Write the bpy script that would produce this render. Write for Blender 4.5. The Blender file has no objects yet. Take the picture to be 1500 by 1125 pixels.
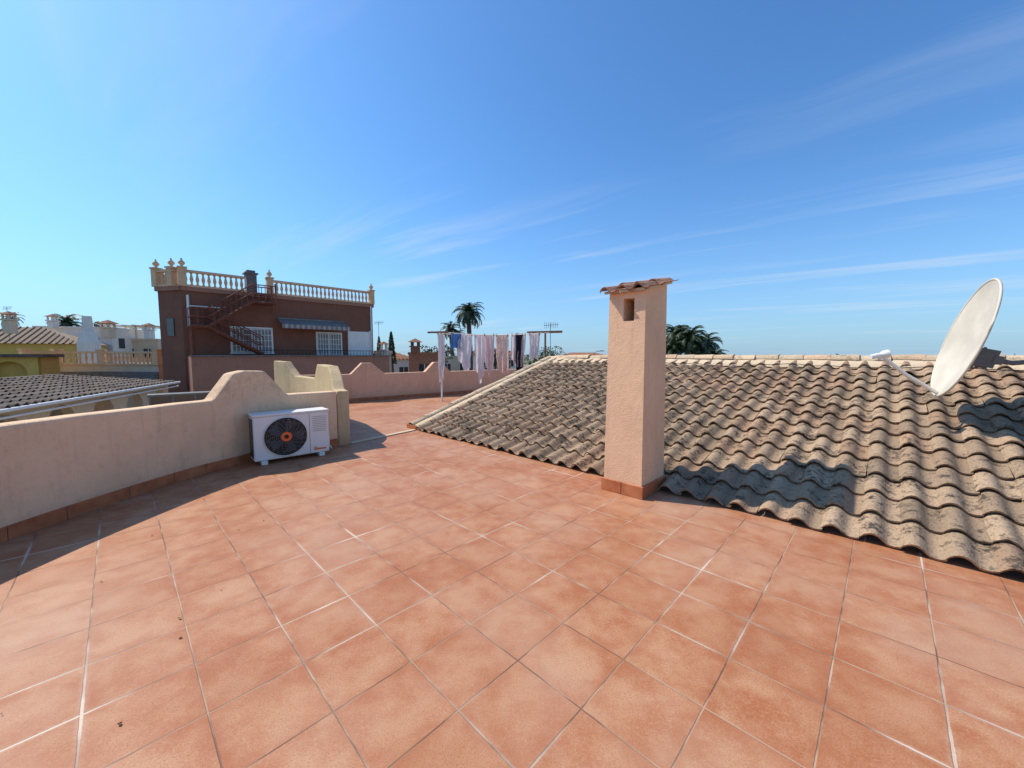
import bpy, bmesh, math, random
from mathutils import Vector, Matrix, noise as mnoise
random.seed(7)
scene=bpy.context.scene
R=math.radians
# ------------------------------------------------------------------ materials
def new_mat(name):
    m=bpy.data.materials.new(name); m.use_nodes=True
    nt=m.node_tree; b=nt.nodes["Principled BSDF"]
    return m,nt,b
def N(nt,t,**kw):
    n=nt.nodes.new(t)
    for k,v in kw.items(): setattr(n,k,v)
    return n
def mixc(nt,fac,a,b,blend='MIX'):
    n=nt.nodes.new('ShaderNodeMix'); n.data_type='RGBA'; n.blend_type=blend
    for sock,v in ((n.inputs[0],fac),(n.inputs[6],a),(n.inputs[7],b)):
        if isinstance(v,bpy.types.NodeSocket): nt.links.new(v,sock)
        elif isinstance(v,(int,float)): sock.default_value=v
        else: sock.default_value=(v[0],v[1],v[2],1)
    return n.outputs[2]
def math_n(nt,op,a,b=None,c=None,clamp=False):
    n=nt.nodes.new('ShaderNodeMath'); n.operation=op; n.use_clamp=clamp
    for i,v in enumerate((a,b,c)):
        if v is None: continue
        if isinstance(v,(int,float)): n.inputs[i].default_value=v
        else: nt.links.new(v,n.inputs[i])
    return n.outputs[0]
def noise_n(nt,vec,scale,detail=4,rough=.55,dist=0):
    n=nt.nodes.new('ShaderNodeTexNoise'); n.inputs['Scale'].default_value=scale
    n.inputs['Detail'].default_value=detail; n.inputs['Roughness'].default_value=rough
    n.inputs['Distortion'].default_value=dist
    if vec is not None: nt.links.new(vec,n.inputs['Vector'])
    return n.outputs[0]
def ramp(nt,fac,lo,hi):
    n=nt.nodes.new('ShaderNodeMapRange'); n.inputs[1].default_value=lo; n.inputs[2].default_value=hi
    n.clamp=True; nt.links.new(fac,n.inputs[0]); return n.outputs[0]
def bump(nt,b,h,strength=.3,dist=.01):
    n=nt.nodes.new('ShaderNodeBump'); n.inputs['Strength'].default_value=strength
    n.inputs['Distance'].default_value=dist; nt.links.new(h,n.inputs['Height'])
    nt.links.new(n.outputs[0],b.inputs['Normal'])
def pos(nt):
    return nt.nodes.new('ShaderNodeNewGeometry').outputs['Position']
def simple(name,col,rough=.6,metal=0,var=.12,scale=3.0,bmp=0,bs=60,spec=.3):
    m,nt,b=new_mat(name); p=pos(nt)
    f=noise_n(nt,p,scale,2)
    dark=[c*(1-var) for c in col]; light=[min(1,c*(1+var)) for c in col]
    c=mixc(nt,ramp(nt,f,.3,.7),dark,light)
    nt.links.new(c,b.inputs['Base Color'])
    b.inputs['Roughness'].default_value=rough; b.inputs['Metallic'].default_value=metal
    b.inputs['Specular IOR Level'].default_value=spec
    if bmp: bump(nt,b,noise_n(nt,p,bs,3),bmp,.01)
    return m
def stucco(name,col,stain=(.46,.30,.18),grain=90,bs=.6,amt=1.0,lichen=None):
    m,nt,b=new_mat(name); p=pos(nt)
    f=noise_n(nt,p,1.7,3,.65); g=noise_n(nt,p,14,4,.7); h=noise_n(nt,p,grain,1,.6)
    mp=N(nt,'ShaderNodeMapping'); nt.links.new(p,mp.inputs[0]); mp.inputs['Scale'].default_value=(5,5,.6)
    st=noise_n(nt,mp.outputs[0],2.2,3,.6)
    c=mixc(nt,ramp(nt,f,.3,.7),[x*.90 for x in col],[min(1,x*1.06) for x in col])
    c=mixc(nt,math_n(nt,'MULTIPLY',ramp(nt,g,.52,.8),.35*amt),c,stain)
    c=mixc(nt,math_n(nt,'MULTIPLY',ramp(nt,st,.54,.75),.35*amt),c,stain)
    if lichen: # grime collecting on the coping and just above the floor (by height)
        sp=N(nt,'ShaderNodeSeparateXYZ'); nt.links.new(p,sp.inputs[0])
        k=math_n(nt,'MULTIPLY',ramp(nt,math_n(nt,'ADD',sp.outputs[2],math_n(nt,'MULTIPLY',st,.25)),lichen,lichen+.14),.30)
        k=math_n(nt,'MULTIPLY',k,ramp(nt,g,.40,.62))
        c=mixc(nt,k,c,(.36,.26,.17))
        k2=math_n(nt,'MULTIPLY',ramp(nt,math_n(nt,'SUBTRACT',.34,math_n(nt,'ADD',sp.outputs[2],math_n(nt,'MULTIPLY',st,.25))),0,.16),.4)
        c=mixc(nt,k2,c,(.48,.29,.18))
    nt.links.new(c,b.inputs['Base Color']); b.inputs['Roughness'].default_value=.92
    b.inputs['Specular IOR Level'].default_value=.1
    hh=math_n(nt,'ADD',h,math_n(nt,'MULTIPLY',g,1.2))
    bump(nt,b,hh,bs,.012)
    return m

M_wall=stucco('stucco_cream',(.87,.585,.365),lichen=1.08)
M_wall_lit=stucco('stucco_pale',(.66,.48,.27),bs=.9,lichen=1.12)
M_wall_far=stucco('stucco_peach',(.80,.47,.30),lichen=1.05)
M_chim=stucco('stucco_chimney',(.82,.515,.315),bs=.35,stain=(.55,.32,.19),amt=.8)
M_maroon=stucco('stucco_maroon',(.235,.105,.07),stain=(.13,.06,.042),bs=.3)
M_maroon2=stucco('stucco_rose',(.38,.19,.13),stain=(.20,.10,.07),bs=.3)
M_bal=simple('balustrade_stone',(.68,.45,.26),.85,var=.1)
M_mortar=stucco('mortar_cream',(.70,.53,.35),bs=.6,stain=(.28,.19,.12))
M_white=simple('white_paint',(.80,.78,.73),.45,var=.04)
M_whitewall=stucco('white_wall',(.76,.71,.63),bs=.15)
M_creamwall=stucco('cream_wall',(.66,.53,.38),bs=.15)
M_yellow=stucco('yellow_wall',(.68,.45,.12),bs=.15)
M_dark=simple('dark_opening',(.015,.015,.018),.5,var=.2)
M_glass=simple('window_glass',(.03,.04,.05),.08,var=.2,spec=.6)
M_black=simple('black_plastic',(.012,.012,.013),.35)
M_grey=simple('grey_metal',(.22,.22,.22),.4,metal=.6)
M_galv=simple('galvanised_steel',(.17,.16,.15),.6,metal=.3,scale=20)
M_rust=simple('rust_metal',(.20,.065,.038),.7,var=.3,scale=10)
M_wood=simple('weathered_wood',(.24,.12,.07),.8,var=.3,scale=15)
M_orange=simple('orange_plastic',(.85,.16,.04),.4,var=.03)
M_greycap=simple('roof_grey',(.17,.155,.145),.9,var=.25,scale=6)
M_awning=simple('awning_cloth',(.22,.20,.185),.8,var=.15)
M_trunk=simple('palm_trunk_bark',(.13,.09,.06),.95,var=.4,scale=8)

def foliage(name,a,b2,scale):
    m,nt,b=new_mat(name); p=pos(nt)
    c=mixc(nt,ramp(nt,noise_n(nt,p,scale,2),.35,.65),a,b2)
    nt.links.new(c,b.inputs['Base Color']); b.inputs['Roughness'].default_value=.55
    return m
M_palm=foliage('palm_fronds',(.020,.036,.012),(.055,.085,.024),1.0)
M_leaf=foliage('tree_leaves',(.022,.04,.013),(.07,.10,.032),.8)

def roof_mat(name,base=(.41,.285,.18),dirt=(.055,.042,.033),amount=.5):
    m,nt,b=new_mat(name); p=pos(nt)
    at=N(nt,'ShaderNodeAttribute'); at.attribute_name='rnd'; r=at.outputs['Fac']
    c=mixc(nt,r,[x*.70 for x in base],[min(1,x*1.17) for x in base])
    c=mixc(nt,math_n(nt,'MULTIPLY',ramp(nt,math_n(nt,'FRACT',math_n(nt,'MULTIPLY',r,7.3)),.55,1),.45),c,(base[0]*1.08,base[1]*.82,base[2]*.74))
    g=noise_n(nt,p,5.5,4,.7); g2=noise_n(nt,p,22,4,.7); g4=noise_n(nt,p,.9,2,.6)
    c=mixc(nt,math_n(nt,'MULTIPLY',ramp(nt,g2,.45,.7),.5),c,(base[0]*.58,base[1]*.62,base[2]*.70))
    mk=math_n(nt,'MULTIPLY',ramp(nt,math_n(nt,'ADD',g,math_n(nt,'MULTIPLY',math_n(nt,'SUBTRACT',g4,.5),.35)),.49,.63),ramp(nt,g2,.36,.58))
    c=mixc(nt,math_n(nt,'MULTIPLY',mk,amount),c,dirt)
    g3=noise_n(nt,p,60,1,.6)
    c=mixc(nt,math_n(nt,'MULTIPLY',ramp(nt,g3,.56,.72),.65*amount),c,dirt)
    nt.links.new(c,b.inputs['Base Color']); b.inputs['Roughness'].default_value=.9
    b.inputs['Specular IOR Level'].default_value=.12
    bump(nt,b,math_n(nt,'ADD',g3,g2),.5,.01)
    return m
M_roof=roof_mat('roof_tile_clay',amount=.92)
M_roof2=roof_mat('roof_tile_grey',base=(.22,.175,.14),amount=.8)
M_roof3=roof_mat('roof_tile_terracotta',base=(.42,.20,.12),amount=.4)

# terracotta floor: 0.395 m tiles laid parallel to the eaves
E=Vector((.7165,-.6976,0)); NI=Vector((.6976,.7165,0))
TS=.395
m,nt,b=new_mat('terracotta_floor_tiles'); M_floor=m
p=pos(nt)
def dotn(v):
    n=nt.nodes.new('ShaderNodeVectorMath'); n.operation='DOT_PRODUCT'; nt.links.new(p,n.inputs[0]); n.inputs[1].default_value=v
    return n.outputs['Value']
ua=math_n(nt,'DIVIDE',math_n(nt,'SUBTRACT',dotn(NI),.2),TS)
va=math_n(nt,'DIVIDE',math_n(nt,'SUBTRACT',dotn(E),-.514),TS)
fu=math_n(nt,'FRACT',ua); fv=math_n(nt,'FRACT',va)
du=math_n(nt,'MINIMUM',fu,math_n(nt,'SUBTRACT',1,fu)); dv=math_n(nt,'MINIMUM',fv,math_n(nt,'SUBTRACT',1,fv))
de=math_n(nt,'MINIMUM',du,dv)
cell=N(nt,'ShaderNodeCombineXYZ'); nt.links.new(math_n(nt,'FLOOR',ua),cell.inputs[0]); nt.links.new(math_n(nt,'FLOOR',va),cell.inputs[1])
wn=N(nt,'ShaderNodeTexWhiteNoise'); wn.noise_dimensions='3D'; nt.links.new(cell.outputs[0],wn.inputs[0])
rnd=wn.outputs['Value']
off=N(nt,'ShaderNodeVectorMath',operation='MULTIPLY_ADD'); nt.links.new(wn.outputs['Color'],off.inputs[0]); off.inputs[1].default_value=(9,9,9); nt.links.new(p,off.inputs[2])
n1=noise_n(nt,off.outputs[0],5.0,4,.62); n2=noise_n(nt,p,60,3,.75); n3=noise_n(nt,p,.8,4,.65); n4=noise_n(nt,p,150,1,.7)
c=mixc(nt,ramp(nt,n1,.38,.60),(.43,.140,.050),(.53,.255,.124))
c=mixc(nt,math_n(nt,'MULTIPLY',ramp(nt,n2,.45,.72),.55),c,(.58,.325,.185))
c=mixc(nt,math_n(nt,'MULTIPLY',ramp(nt,n4,.48,.70),.7),c,(.29,.10,.04))
c=mixc(nt,math_n(nt,'MULTIPLY',rnd,.36),c,(.38,.135,.055))
edge=math_n(nt,'MULTIPLY',ramp(nt,math_n(nt,'SUBTRACT',.22,de),0,.20),ramp(nt,noise_n(nt,off.outputs[0],7,2,.6),.38,.58))
c=mixc(nt,math_n(nt,'MULTIPLY',edge,.62),c,(.37,.108,.036))
c=mixc(nt,math_n(nt,'MULTIPLY',ramp(nt,n3,.42,.68),.42),c,(.53,.355,.245))
c=mixc(nt,math_n(nt,'MULTIPLY',ramp(nt,n3,.50,.30),.38),c,(.30,.115,.06))
wh=ramp(nt,noise_n(nt,p,1.1,3,.6),.50,.66)
gw=math_n(nt,'ADD',math_n(nt,'MULTIPLY',wh,.007),.0080)
gwn=math_n(nt,'MULTIPLY',gw,math_n(nt,'ADD',.5,math_n(nt,'MULTIPLY',noise_n(nt,p,25,3,.7),1.0)))
gm=ramp(nt,math_n(nt,'SUBTRACT',gwn,de),-.003,.003)
gc=mixc(nt,wh,mixc(nt,ramp(nt,noise_n(nt,p,3,2),.42,.6),(.19,.10,.06),(.46,.31,.20)),(.66,.51,.38))
halo=math_n(nt,'MULTIPLY',math_n(nt,'MULTIPLY',ramp(nt,math_n(nt,'SUBTRACT',.06,de),0,.06),wh),.5)
halo=math_n(nt,'MULTIPLY',halo,ramp(nt,n2,.3,.6))
c=mixc(nt,halo,c,(.64,.46,.34))
c=mixc(nt,gm,c,gc)
nt.links.new(c,b.inputs['Base Color']); b.inputs['Roughness'].default_value=.58; b.inputs['Specular IOR Level'].default_value=.28
hh=math_n(nt,'ADD',math_n(nt,'MULTIPLY',math_n(nt,'SUBTRACT',1,gm),1.0),math_n(nt,'MULTIPLY',n2,.35))
bump(nt,b,hh,.6,.004)

m,nt,b=new_mat('skirting_tile'); M_skirt=m; p=pos(nt)
c=mixc(nt,ramp(nt,noise_n(nt,p,7,3),.3,.7),(.36,.10,.035),(.54,.19,.08)); nt.links.new(c,b.inputs['Base Color']); b.inputs['Roughness'].default_value=.45
m,nt,b=new_mat('dry_ground'); M_ground=m; p=pos(nt)
c=mixc(nt,ramp(nt,noise_n(nt,p,.03,4),.4,.6),(.28,.22,.15),(.10,.11,.055)); nt.links.new(c,b.inputs['Base Color']); b.inputs['Roughness'].default_value=.95

# ------------------------------------------------------------------ mesh builder
class MB:
    def __init__(s): s.v=[]; s.f=[]; s.m=[]; s.r=[]; s.s=[]
    def add(s,vs,fs,mi=0,rnd=0.,smooth=False):
        o=len(s.v); s.v+= [tuple(v) for v in vs]
        for f in fs: s.f.append(tuple(i+o for i in f)); s.m.append(mi); s.r.append(rnd); s.s.append(smooth)
    def fbox(s,o,e,n,s0,s1,o0,o1,z0,z1,mi=0):
        o=Vector(o);vs=[]
        for z in (z0,z1):
            for a,b_ in ((s0,o0),(s1,o0),(s1,o1),(s0,o1)):
                q=o+e*a+n*b_; vs.append((q.x,q.y,o.z+z))
        s.add(vs,[(0,3,2,1),(4,5,6,7),(0,1,5,4),(1,2,6,5),(2,3,7,6),(3,0,4,7)],mi)
    def box(s,c,sz,rot=0,mi=0):
        e=Vector((math.cos(rot),math.sin(rot),0)); n=Vector((-math.sin(rot),math.cos(rot),0))
        s.fbox((c[0],c[1],c[2]),e,n,-sz[0]/2,sz[0]/2,-sz[1]/2,sz[1]/2,-sz[2]/2,sz[2]/2,mi)
    def tube(s,pts,rad,seg=8,mi=0,caps=True,smooth=True):
        pts=[Vector(p) for p in pts]; n=len(pts)
        if not isinstance(rad,(list,tuple)): rad=[rad]*n
        vs=[]; 
        for i,p in enumerate(pts):
            d=(pts[min(i+1,n-1)]-pts[max(i-1,0)]).normalized()
            up=Vector((0,0,1)) if abs(d.z)<.95 else Vector((0,1,0))
            a=d.cross(up).normalized(); b_=d.cross(a).normalized()
            for k in range(seg):
                t=2*math.pi*k/seg; vs.append(p+(a*math.cos(t)+b_*math.sin(t))*rad[i])
        fs=[(i*seg+k,i*seg+(k+1)%seg,(i+1)*seg+(k+1)%seg,(i+1)*seg+k) for i in range(n-1) for k in range(seg)]
        s.add(vs,fs,mi,smooth=smooth)
        if caps: s.add(vs[:seg],[tuple(range(seg))],mi); s.add(vs[-seg:],[tuple(range(seg))],mi)
    def lathe(s,base,prof,seg=8,mi=0):
        vs=[]
        for (r,z) in prof:
            for k in range(seg):
                t=2*math.pi*k/seg; vs.append((base[0]+r*math.cos(t),base[1]+r*math.sin(t),base[2]+z))
        fs=[(i*seg+k,i*seg+(k+1)%seg,(i+1)*seg+(k+1)%seg,(i+1)*seg+k) for i in range(len(prof)-1) for k in range(seg)]
        s.add(vs,fs,mi,smooth=True)
    def build(s,name,mats,parent=None,bevel=0,recalc=True):
        me=bpy.data.meshes.new(name); me.from_pydata(s.v,[],s.f); 
        for m_ in mats: me.materials.append(m_)
        me.polygons.foreach_set('material_index',s.m); me.polygons.foreach_set('use_smooth',s.s)
        at=me.attributes.new('rnd','FLOAT','FACE'); at.data.foreach_set('value',s.r)
        me.update()
        if recalc:
            bm=bmesh.new(); bm.from_mesh(me); bmesh.ops.recalc_face_normals(bm,faces=bm.faces); bm.to_mesh(me); bm.free()
        ob=bpy.data.objects.new(name,me); scene.collection.objects.link(ob)
        if parent: ob.parent=parent
        if bevel:
            md=ob.modifiers.new('bev','BEVEL'); md.width=bevel; md.segments=2; md.limit_method='ANGLE'; md.angle_limit=R(35)
        return ob
def empty(name):
    e=bpy.data.objects.new(name,None); scene.collection.objects.link(e); return e

def ribbon(name,pts,thick,zb,mat,parent=None,side=1,bevel=.02):
    mb=MB(); n=len(pts); vs=[]
    for i,(x,y,z) in enumerate(pts):
        a=Vector(pts[max(i-1,0)][:2]); c_=Vector(pts[min(i+1,n-1)][:2]); d=(c_-a)
        d=d.normalized() if d.length>1e-6 else Vector((1,0))
        nn=Vector((-d.y,d.x))*side*thick
        z+=.010*mnoise.noise(Vector((x*2.5,y*2.5,1)))
        vs+= [(x,y,zb),(x,y,z),(x+nn.x,y+nn.y,z),(x+nn.x,y+nn.y,zb)]
    fs=[]
    for i in range(n-1):
        o=i*4
        for k in range(4): fs.append((o+k,o+(k+1)%4,o+4+(k+1)%4,o+4+k))
    fs+=[(0,1,2,3),((n-1)*4+3,(n-1)*4+2,(n-1)*4+1,(n-1)*4)]
    mb.add(vs,fs)
    return mb.build(name,[mat],parent,bevel)

def refine(ctrl,step=.18):
    out=[]; n=len(ctrl)
    for i in range(n-1):
        p0=ctrl[max(i-1,0)];p1=ctrl[i];p2=ctrl[i+1];p3=ctrl[min(i+2,n-1)]
        L=math.hypot(p2[0]-p1[0],p2[1]-p1[1]); k=max(1,int(L/step))
        for j in range(k):
            t=j/k; q=[]
            for a in (0,1):
                q.append(.5*((2*p1[a])+(-p0[a]+p2[a])*t+(2*p0[a]-5*p1[a]+4*p2[a]-p3[a])*t*t+(-p0[a]+3*p1[a]-3*p2[a]+p3[a])*t**3))
            q.append(p1[2]+(p2[2]-p1[2])*t); out.append(tuple(q))
    out.append(tuple(ctrl[-1])); return out

# ------------------------------------------------------------------ ground
mb=MB(); mb.add([(-4000,-4000,-3.3),(4000,-4000,-3.3),(4000,4000,-3.3),(-4000,4000,-3.3)],[(0,1,2,3)])
mb.build('ground',[M_ground])

# ------------------------------------------------------------------ terrace floor
EO=Vector((-2.04,8.15,0))
fl=[(-2.6,-4),(-3.6,-1),(-4.2,1),(-4.5,3.2),(-4.5,4.3),(-4.25,5.6),(-3.1,6.95),(-5.1,9.6),(-6.9,11.6),(-7.6,12.1),(-5.6,13.1),(-1.2,16.9),(2.6,18.9),(4.5,16),(1.6,11.9),(0.5,10.7)]
e2=EO+E*14
fl+=[(EO.x+.3,EO.y+.3),(e2.x+.2,e2.y+.2),(8,-4)]
mb=MB(); mb.add([(x,y,0) for x,y in fl],[tuple(range(len(fl)))])
mb.build('terrace_floor',[M_floor])
mb=MB(); n=len(fl); vs=[(x*0.998,y*.998,-.02) for x,y in fl]+[(x*.998,y*.998,-3.3) for x,y in fl]
mb.add(vs,[(i,(i+1)%n,n+(i+1)%n,n+i) for i in range(n)])
mb.build('house_below_terrace',[M_wall])

# ------------------------------------------------------------------ parapets
H=1.0
w1=[(-2.4,-4,H),(-3.3,-1.2,H),(-3.95,.5,H+.0),(-4.25,1.9,H+.0),(-4.36,3.2,H+.0),(-4.3,4.2,H-.01),(-4.2,4.9,H-.02),(-4.10,5.25,H-.02),
    (-4.0,5.52,1.34),(-3.95,5.68,1.37),(-3.80,5.90,1.36),(-3.60,6.12,H-.03),(-3.08,6.72,H-.03)]
w1=refine(w1)
ribbon('parapet_wall',w1,.22,0.0-3.0,M_wall,side=1,bevel=.03)
def offset(pts,d):
    out=[]
    n=len(pts)
    for i,(x,y,z) in enumerate(pts):
        a=Vector(pts[max(i-1,0)][:2]); c_=Vector(pts[min(i+1,n-1)][:2]); dd=(c_-a).normalized(); out.append((x-dd.y*d,y+dd.x*d,z))
    return out
def skirt(name,path,side_sign,h=.13,tile=.395,parent=None):
    P=offset([(x,y,0) for x,y,z in path],-.014*side_sign)
    Q=offset([(x,y,0) for x,y,z in path],.004*side_sign)
    mb=MB(); acc=0; 
    for i in range(len(P)-1):
        a=Vector(P[i]);b_=Vector(P[i+1]);L=(b_-a).length
        qa=Vector(Q[i]);qb=Vector(Q[i+1])
        g=0.0
        if acc>tile: g=.006; acc=0
        t=g/max(L,.01)
        a2=a.lerp(b_,t); qa2=qa.lerp(qb,t)
        vs=[(a2.x,a2.y,.001),(b_.x,b_.y,.001),(b_.x,b_.y,h),(a2.x,a2.y,h),(qa2.x,qa2.y,h),(qb.x,qb.y,h)]
        mb.add(vs,[(0,1,2,3),(3,2,5,4)])
        acc+=L
    return mb.build(name,[M_skirt],parent)
skirt('skirting',w1,1)

w2=[(-3.08,6.72,H-.03),(-3.30,7.05,H-.03),(-3.72,7.75,1.38),(-4.62,9.1,1.38),(-5.0,9.7,1.02),(-5.65,10.6,.98),(-6.5,11.45,.98),(-6.95,11.75,1.4),(-7.5,12.1,1.42)]
w2=refine(w2,.25)
ribbon('terrace_divider_wall',w2,.2,-3.0,M_wall_lit,side=-1,bevel=.02)
w3=[(-7.5,12.1,1.4),(-7.2,12.25,1.4),(-7.0,12.35,.95),(-5.75,12.95,.95),(-5.5,13.1,.95),(-5.2,13.35,1.33),(-4.95,13.55,1.33),(-4.6,13.85,.95),(-3.35,14.85,.95),(-3.05,15.1,1.33),(-2.8,15.3,1.33),(-2.5,15.55,.95),(-.9,16.9,.95),(.6,18.1,.95),(2.6,18.9,.95)]
ribbon('far_parapet_wall',refine(w3,5),.22,-3.0,M_wall_far,side=1,bevel=.02)
skirt('far_skirting',refine(w3,5),1,h=.12)
mb=MB(); mb.fbox((-2.93,6.86,0),(Vector((-2.06,8.12,0))-Vector((-2.93,6.86,0))).normalized(),Vector((.82,-.57,0)),.0,1.5,-.05,.05,.002,.022)
mb.build('threshold_strip',[M_mortar],bevel=.004)

# ------------------------------------------------------------------ tiled roof
SL=.300
def tile_roof(name,O,e,ni,slope,length,depth,cw,rl,mat,z0=0,parent=None,seg=12,amp=.062,jit=.006,lift=.034):
    O=Vector(O); nc=int(round(length/cw)); nr=int(round(depth/rl)); mb=MB()
    nn=Vector((-ni.x*slope,-ni.y*slope,1)).normalized()
    up=Vector((ni.x,ni.y,slope))
    for i in range(nc):
        ci=random.uniform(-jit,jit)
        for j in range(nr):
            rnd=random.random(); jx=random.uniform(-jit,jit)+ci; jz=random.uniform(0,.010); jy=random.uniform(-.018,.018)
            lo=[];hi=[];lob=[]
            tilt=random.uniform(-.008,.008); sk=random.uniform(-.008,.008)
            for k in range(seg+1):
                t=k/seg; x=t*cw*1.04
                if t<.62: h=amp*math.sin(math.pi*t/.62)**.8
                else: h=-.012*math.sin(math.pi*(t-.62)/.38)
                hl=h*1.08+lift+jz+tilt*t; hu=h*.90+.002
                base=O+e*(i*cw+x+jx)
                pl=base+e*sk+up*(j*rl+jy-.01)+nn*hl
                pb=base+e*sk+up*(j*rl+jy-.002)+nn*(hl-.022)
                pu=base+up*(j*rl+rl+.05)+nn*hu
                for L_,q in ((lo,pl),(hi,pu),(lob,pb)): L_.append((q.x,q.y,q.z+z0))
            fs=[(k,k+1,seg+2+k,seg+1+k) for k in range(seg)]
            mb.add(lo+hi,fs,0,rnd,True)
            mb.add(lob+lo,fs,0,rnd*.8,False)
    return mb.build(name,[mat],parent,recalc=False)
roof=empty('tiled_roof')
RL=14.0; D=4.86
tile_roof('roof_tiles',EO+E*.05-NI*.03,E,NI,SL,RL,D,.25,.347,M_roof,z0=.003,parent=roof,lift=.036,amp=.060)
mb=MB()
def rp(s,d,z): q=EO+E*s+NI*d; return (q.x,q.y,z)
zr=SL*D
vs=[rp(-.28,.05,.0),rp(RL,.05,.0),rp(RL,D,zr-.01),rp(-.28,D,zr-.01),rp(-.28,2*D,.0),rp(RL,2*D,.0),rp(-.28,.05,-3.3),rp(RL,.05,-3.3),rp(RL,2*D,-3.3),rp(-.28,2*D,-3.3)]
mb.add(vs,[(0,1,2,3),(3,2,5,4),(0,3,4,9,6),(1,7,8,5,2),(4,5,8,9)])
M_bed=simple('mortar_bed',(.20,.15,.11),.95,var=.3,scale=12)
mb.build('roof_slab',[M_bed],roof)
mb=MB()
K=140
for side in (0,1):
    vs=[];
    for i in range(K+1):
        s=-.3+(RL+.3)*i/K; w=.40+.08*mnoise.noise(Vector((s*1.3,side*9,0)))+.05*mnoise.noise(Vector((s*6,side*9,3)))
        dd=-w if side==0 else w
        vs+=[rp(s,D+dd,zr-SL*w+.04),rp(s,D+dd*.96,zr-SL*w+.095+.018*mnoise.noise(Vector((s*4,1,side)))),rp(s,D+dd*.4,zr-SL*w*.4+.085+.015*mnoise.noise(Vector((s*5,2,side)))),rp(s,D,zr+.115+.015*mnoise.noise(Vector((s*3,5,0))))]
    fs=[]
    for i in range(K):
        o=i*4; fs+=[(o,o+4,o+5,o+1),(o+1,o+5,o+6,o+2),(o+2,o+6,o+7,o+3)]
    mb.add(vs,fs,0,0,True)
mb.build('ridge_mortar',[M_mortar],roof)
def caps(name,p0,p1,r,L,mat,flat=.7,parent=None,jit=1):
    p0=Vector(p0);p1=Vector(p1);d=(p1-p0);n=int(d.length/L);d.normalize();side=d.cross(Vector((0,0,1))).normalized();up=side.cross(d)
    mb=MB()
    for i in range(n):
        rnd=random.random();a=p0+d*(i*L);b_=a+d*(L+.04);jr=random.uniform(.95,1.05);vs=[];js=side*random.uniform(-.014,.014)*jit+up*random.uniform(-.008,.008)*jit
        sg=10
        for (q,rr) in ((a,r*1.08*jr),(b_,r*.92*jr)):
            for k in range(sg+1):
                t=math.pi*k/sg; vs.append(q+js+side*math.cos(t)*rr+up*math.sin(t)*rr*flat)
        for k in range(sg+1):
            t=math.pi*k/sg; vs.append(a+js+side*math.cos(t)*r*.95+up*math.sin(t)*r*.95*flat)
        o=sg+1
        mb.add(vs,[(k,k+1,o+k+1,o+k) for k in range(sg)],0,rnd,True)
        mb.add(vs[:o]+vs[2*o:],[(k,k+1,o+k+1,o+k) for k in range(sg)],0,rnd,False)
    return mb.build(name,[mat],parent,recalc=False)
M_cap=roof_mat('ridge_cap_clay',base=(.64,.48,.31),amount=.45)
caps('ridge_caps',rp(RL,D,zr+.06),rp(-.3,D,zr+.06),.14,.4,M_cap,.62,roof)
mb=MB()
vs=[];K=30
for i in range(K+1):
    d=.0+D*i/K; z=SL*d; w=.015*mnoise.noise(Vector((d*3,0,0)))
    vs+=[rp(-.32,d,z-.25 if i else -.0),rp(-.32+w,d,z+.07),rp(-.12+w,d,z+.10),rp(.10+w,d,z+.085),rp(.12+w,d,z+.0)]
fs=[]
for i in range(K):
    o=i*5
    for k in range(4): fs.append((o+k,o+k+1,o+k+6,o+k+5))
fs.append((0,1,2,3,4))
mb.add(vs,fs,0,0,False); mb.build('gable_mortar',[M_mortar],roof)
caps('gable_caps',rp(-.2,-.02,.07),rp(-.2,D,zr+.07),.105,.38,M_cap,.7,roof)
caps('gable_caps_inner',rp(.05,.03,.07),rp(.05,D,zr+.07),.07,.38,M_cap,.7,roof)
mb=MB(); mb.fbox(EO,E,NI,-.36,-.0,-.035,-.02,.0,.09); mb.build('gable_skirting',[M_skirt],roof)
mb=MB(); pts=[]
for i in range(60):
    s=1.2+7.6*i/59; d=D-.62-.16*mnoise.noise(Vector((s*.9,2,0)))-.05*math.sin(s*3)
    pts.append(rp(s,d,SL*d+.135+.03*mnoise.noise(Vector((s*2.5,7,0)))))
mb.tube(pts,.006,5); mb.build('aerial_cable',[M_black],roof)

# ------------------------------------------------------------------ chimney
ch=empty('rooftop_chimney')
CO=Vector((1.11,4.50,0))
cw_,cd_=.46,.58
mb=MB(); z1=1.98; z2=2.20; z3=2.30; zb3=2.44
F=lambda *a: mb.fbox(CO,E,NI,*a)
F(0,cw_,0,cd_,0,z1); F(0,.19,0,.3,z1,z2+.03); F(.325,cw_,0,.3,z1,z2+.03); F(0,cw_,.3,cd_,z1,z2+.03)
vs=[]
for (s,d,z) in [(0,0,z2+.03),(cw_,0,z2+.03),(cw_,cd_,z2+.03),(0,cd_,z2+.03),(0,0,z3),(cw_,0,z3),(cw_,cd_,zb3),(0,cd_,zb3)]:
    q=CO+E*s+NI*d; vs.append((q.x,q.y,z))
mb.add(vs,[(0,3,2,1),(4,5,6,7),(0,1,5,4),(1,2,6,5),(2,3,7,6),(3,0,4,7)])
cc=CO+E*cw_/2+NI*cd_/2
def taper(mb):
    nv=[]
    for (x,y,z) in mb.v:
        k=1.03-.085*(max(z,0)/2.4); nv.append((cc.x+(x-cc.x)*k,cc.y+(y-cc.y)*k,z))
    mb.v=nv
taper(mb)
mb.build('shaft',[M_chim],ch)
mb=MB(); mb.fbox(CO,E,NI,.18,.335,.285,.297,z1-.01,z2+.04); taper(mb); mb.build('flue_opening',[M_dark],ch)
mb=MB()
for (a,b_) in ((-.03,cw_*.5-.003),(cw_*.5+.003,cw_+.03)):
    mb.fbox(CO,E,NI,a,b_,-.03,.0,0.001,.14)
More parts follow.
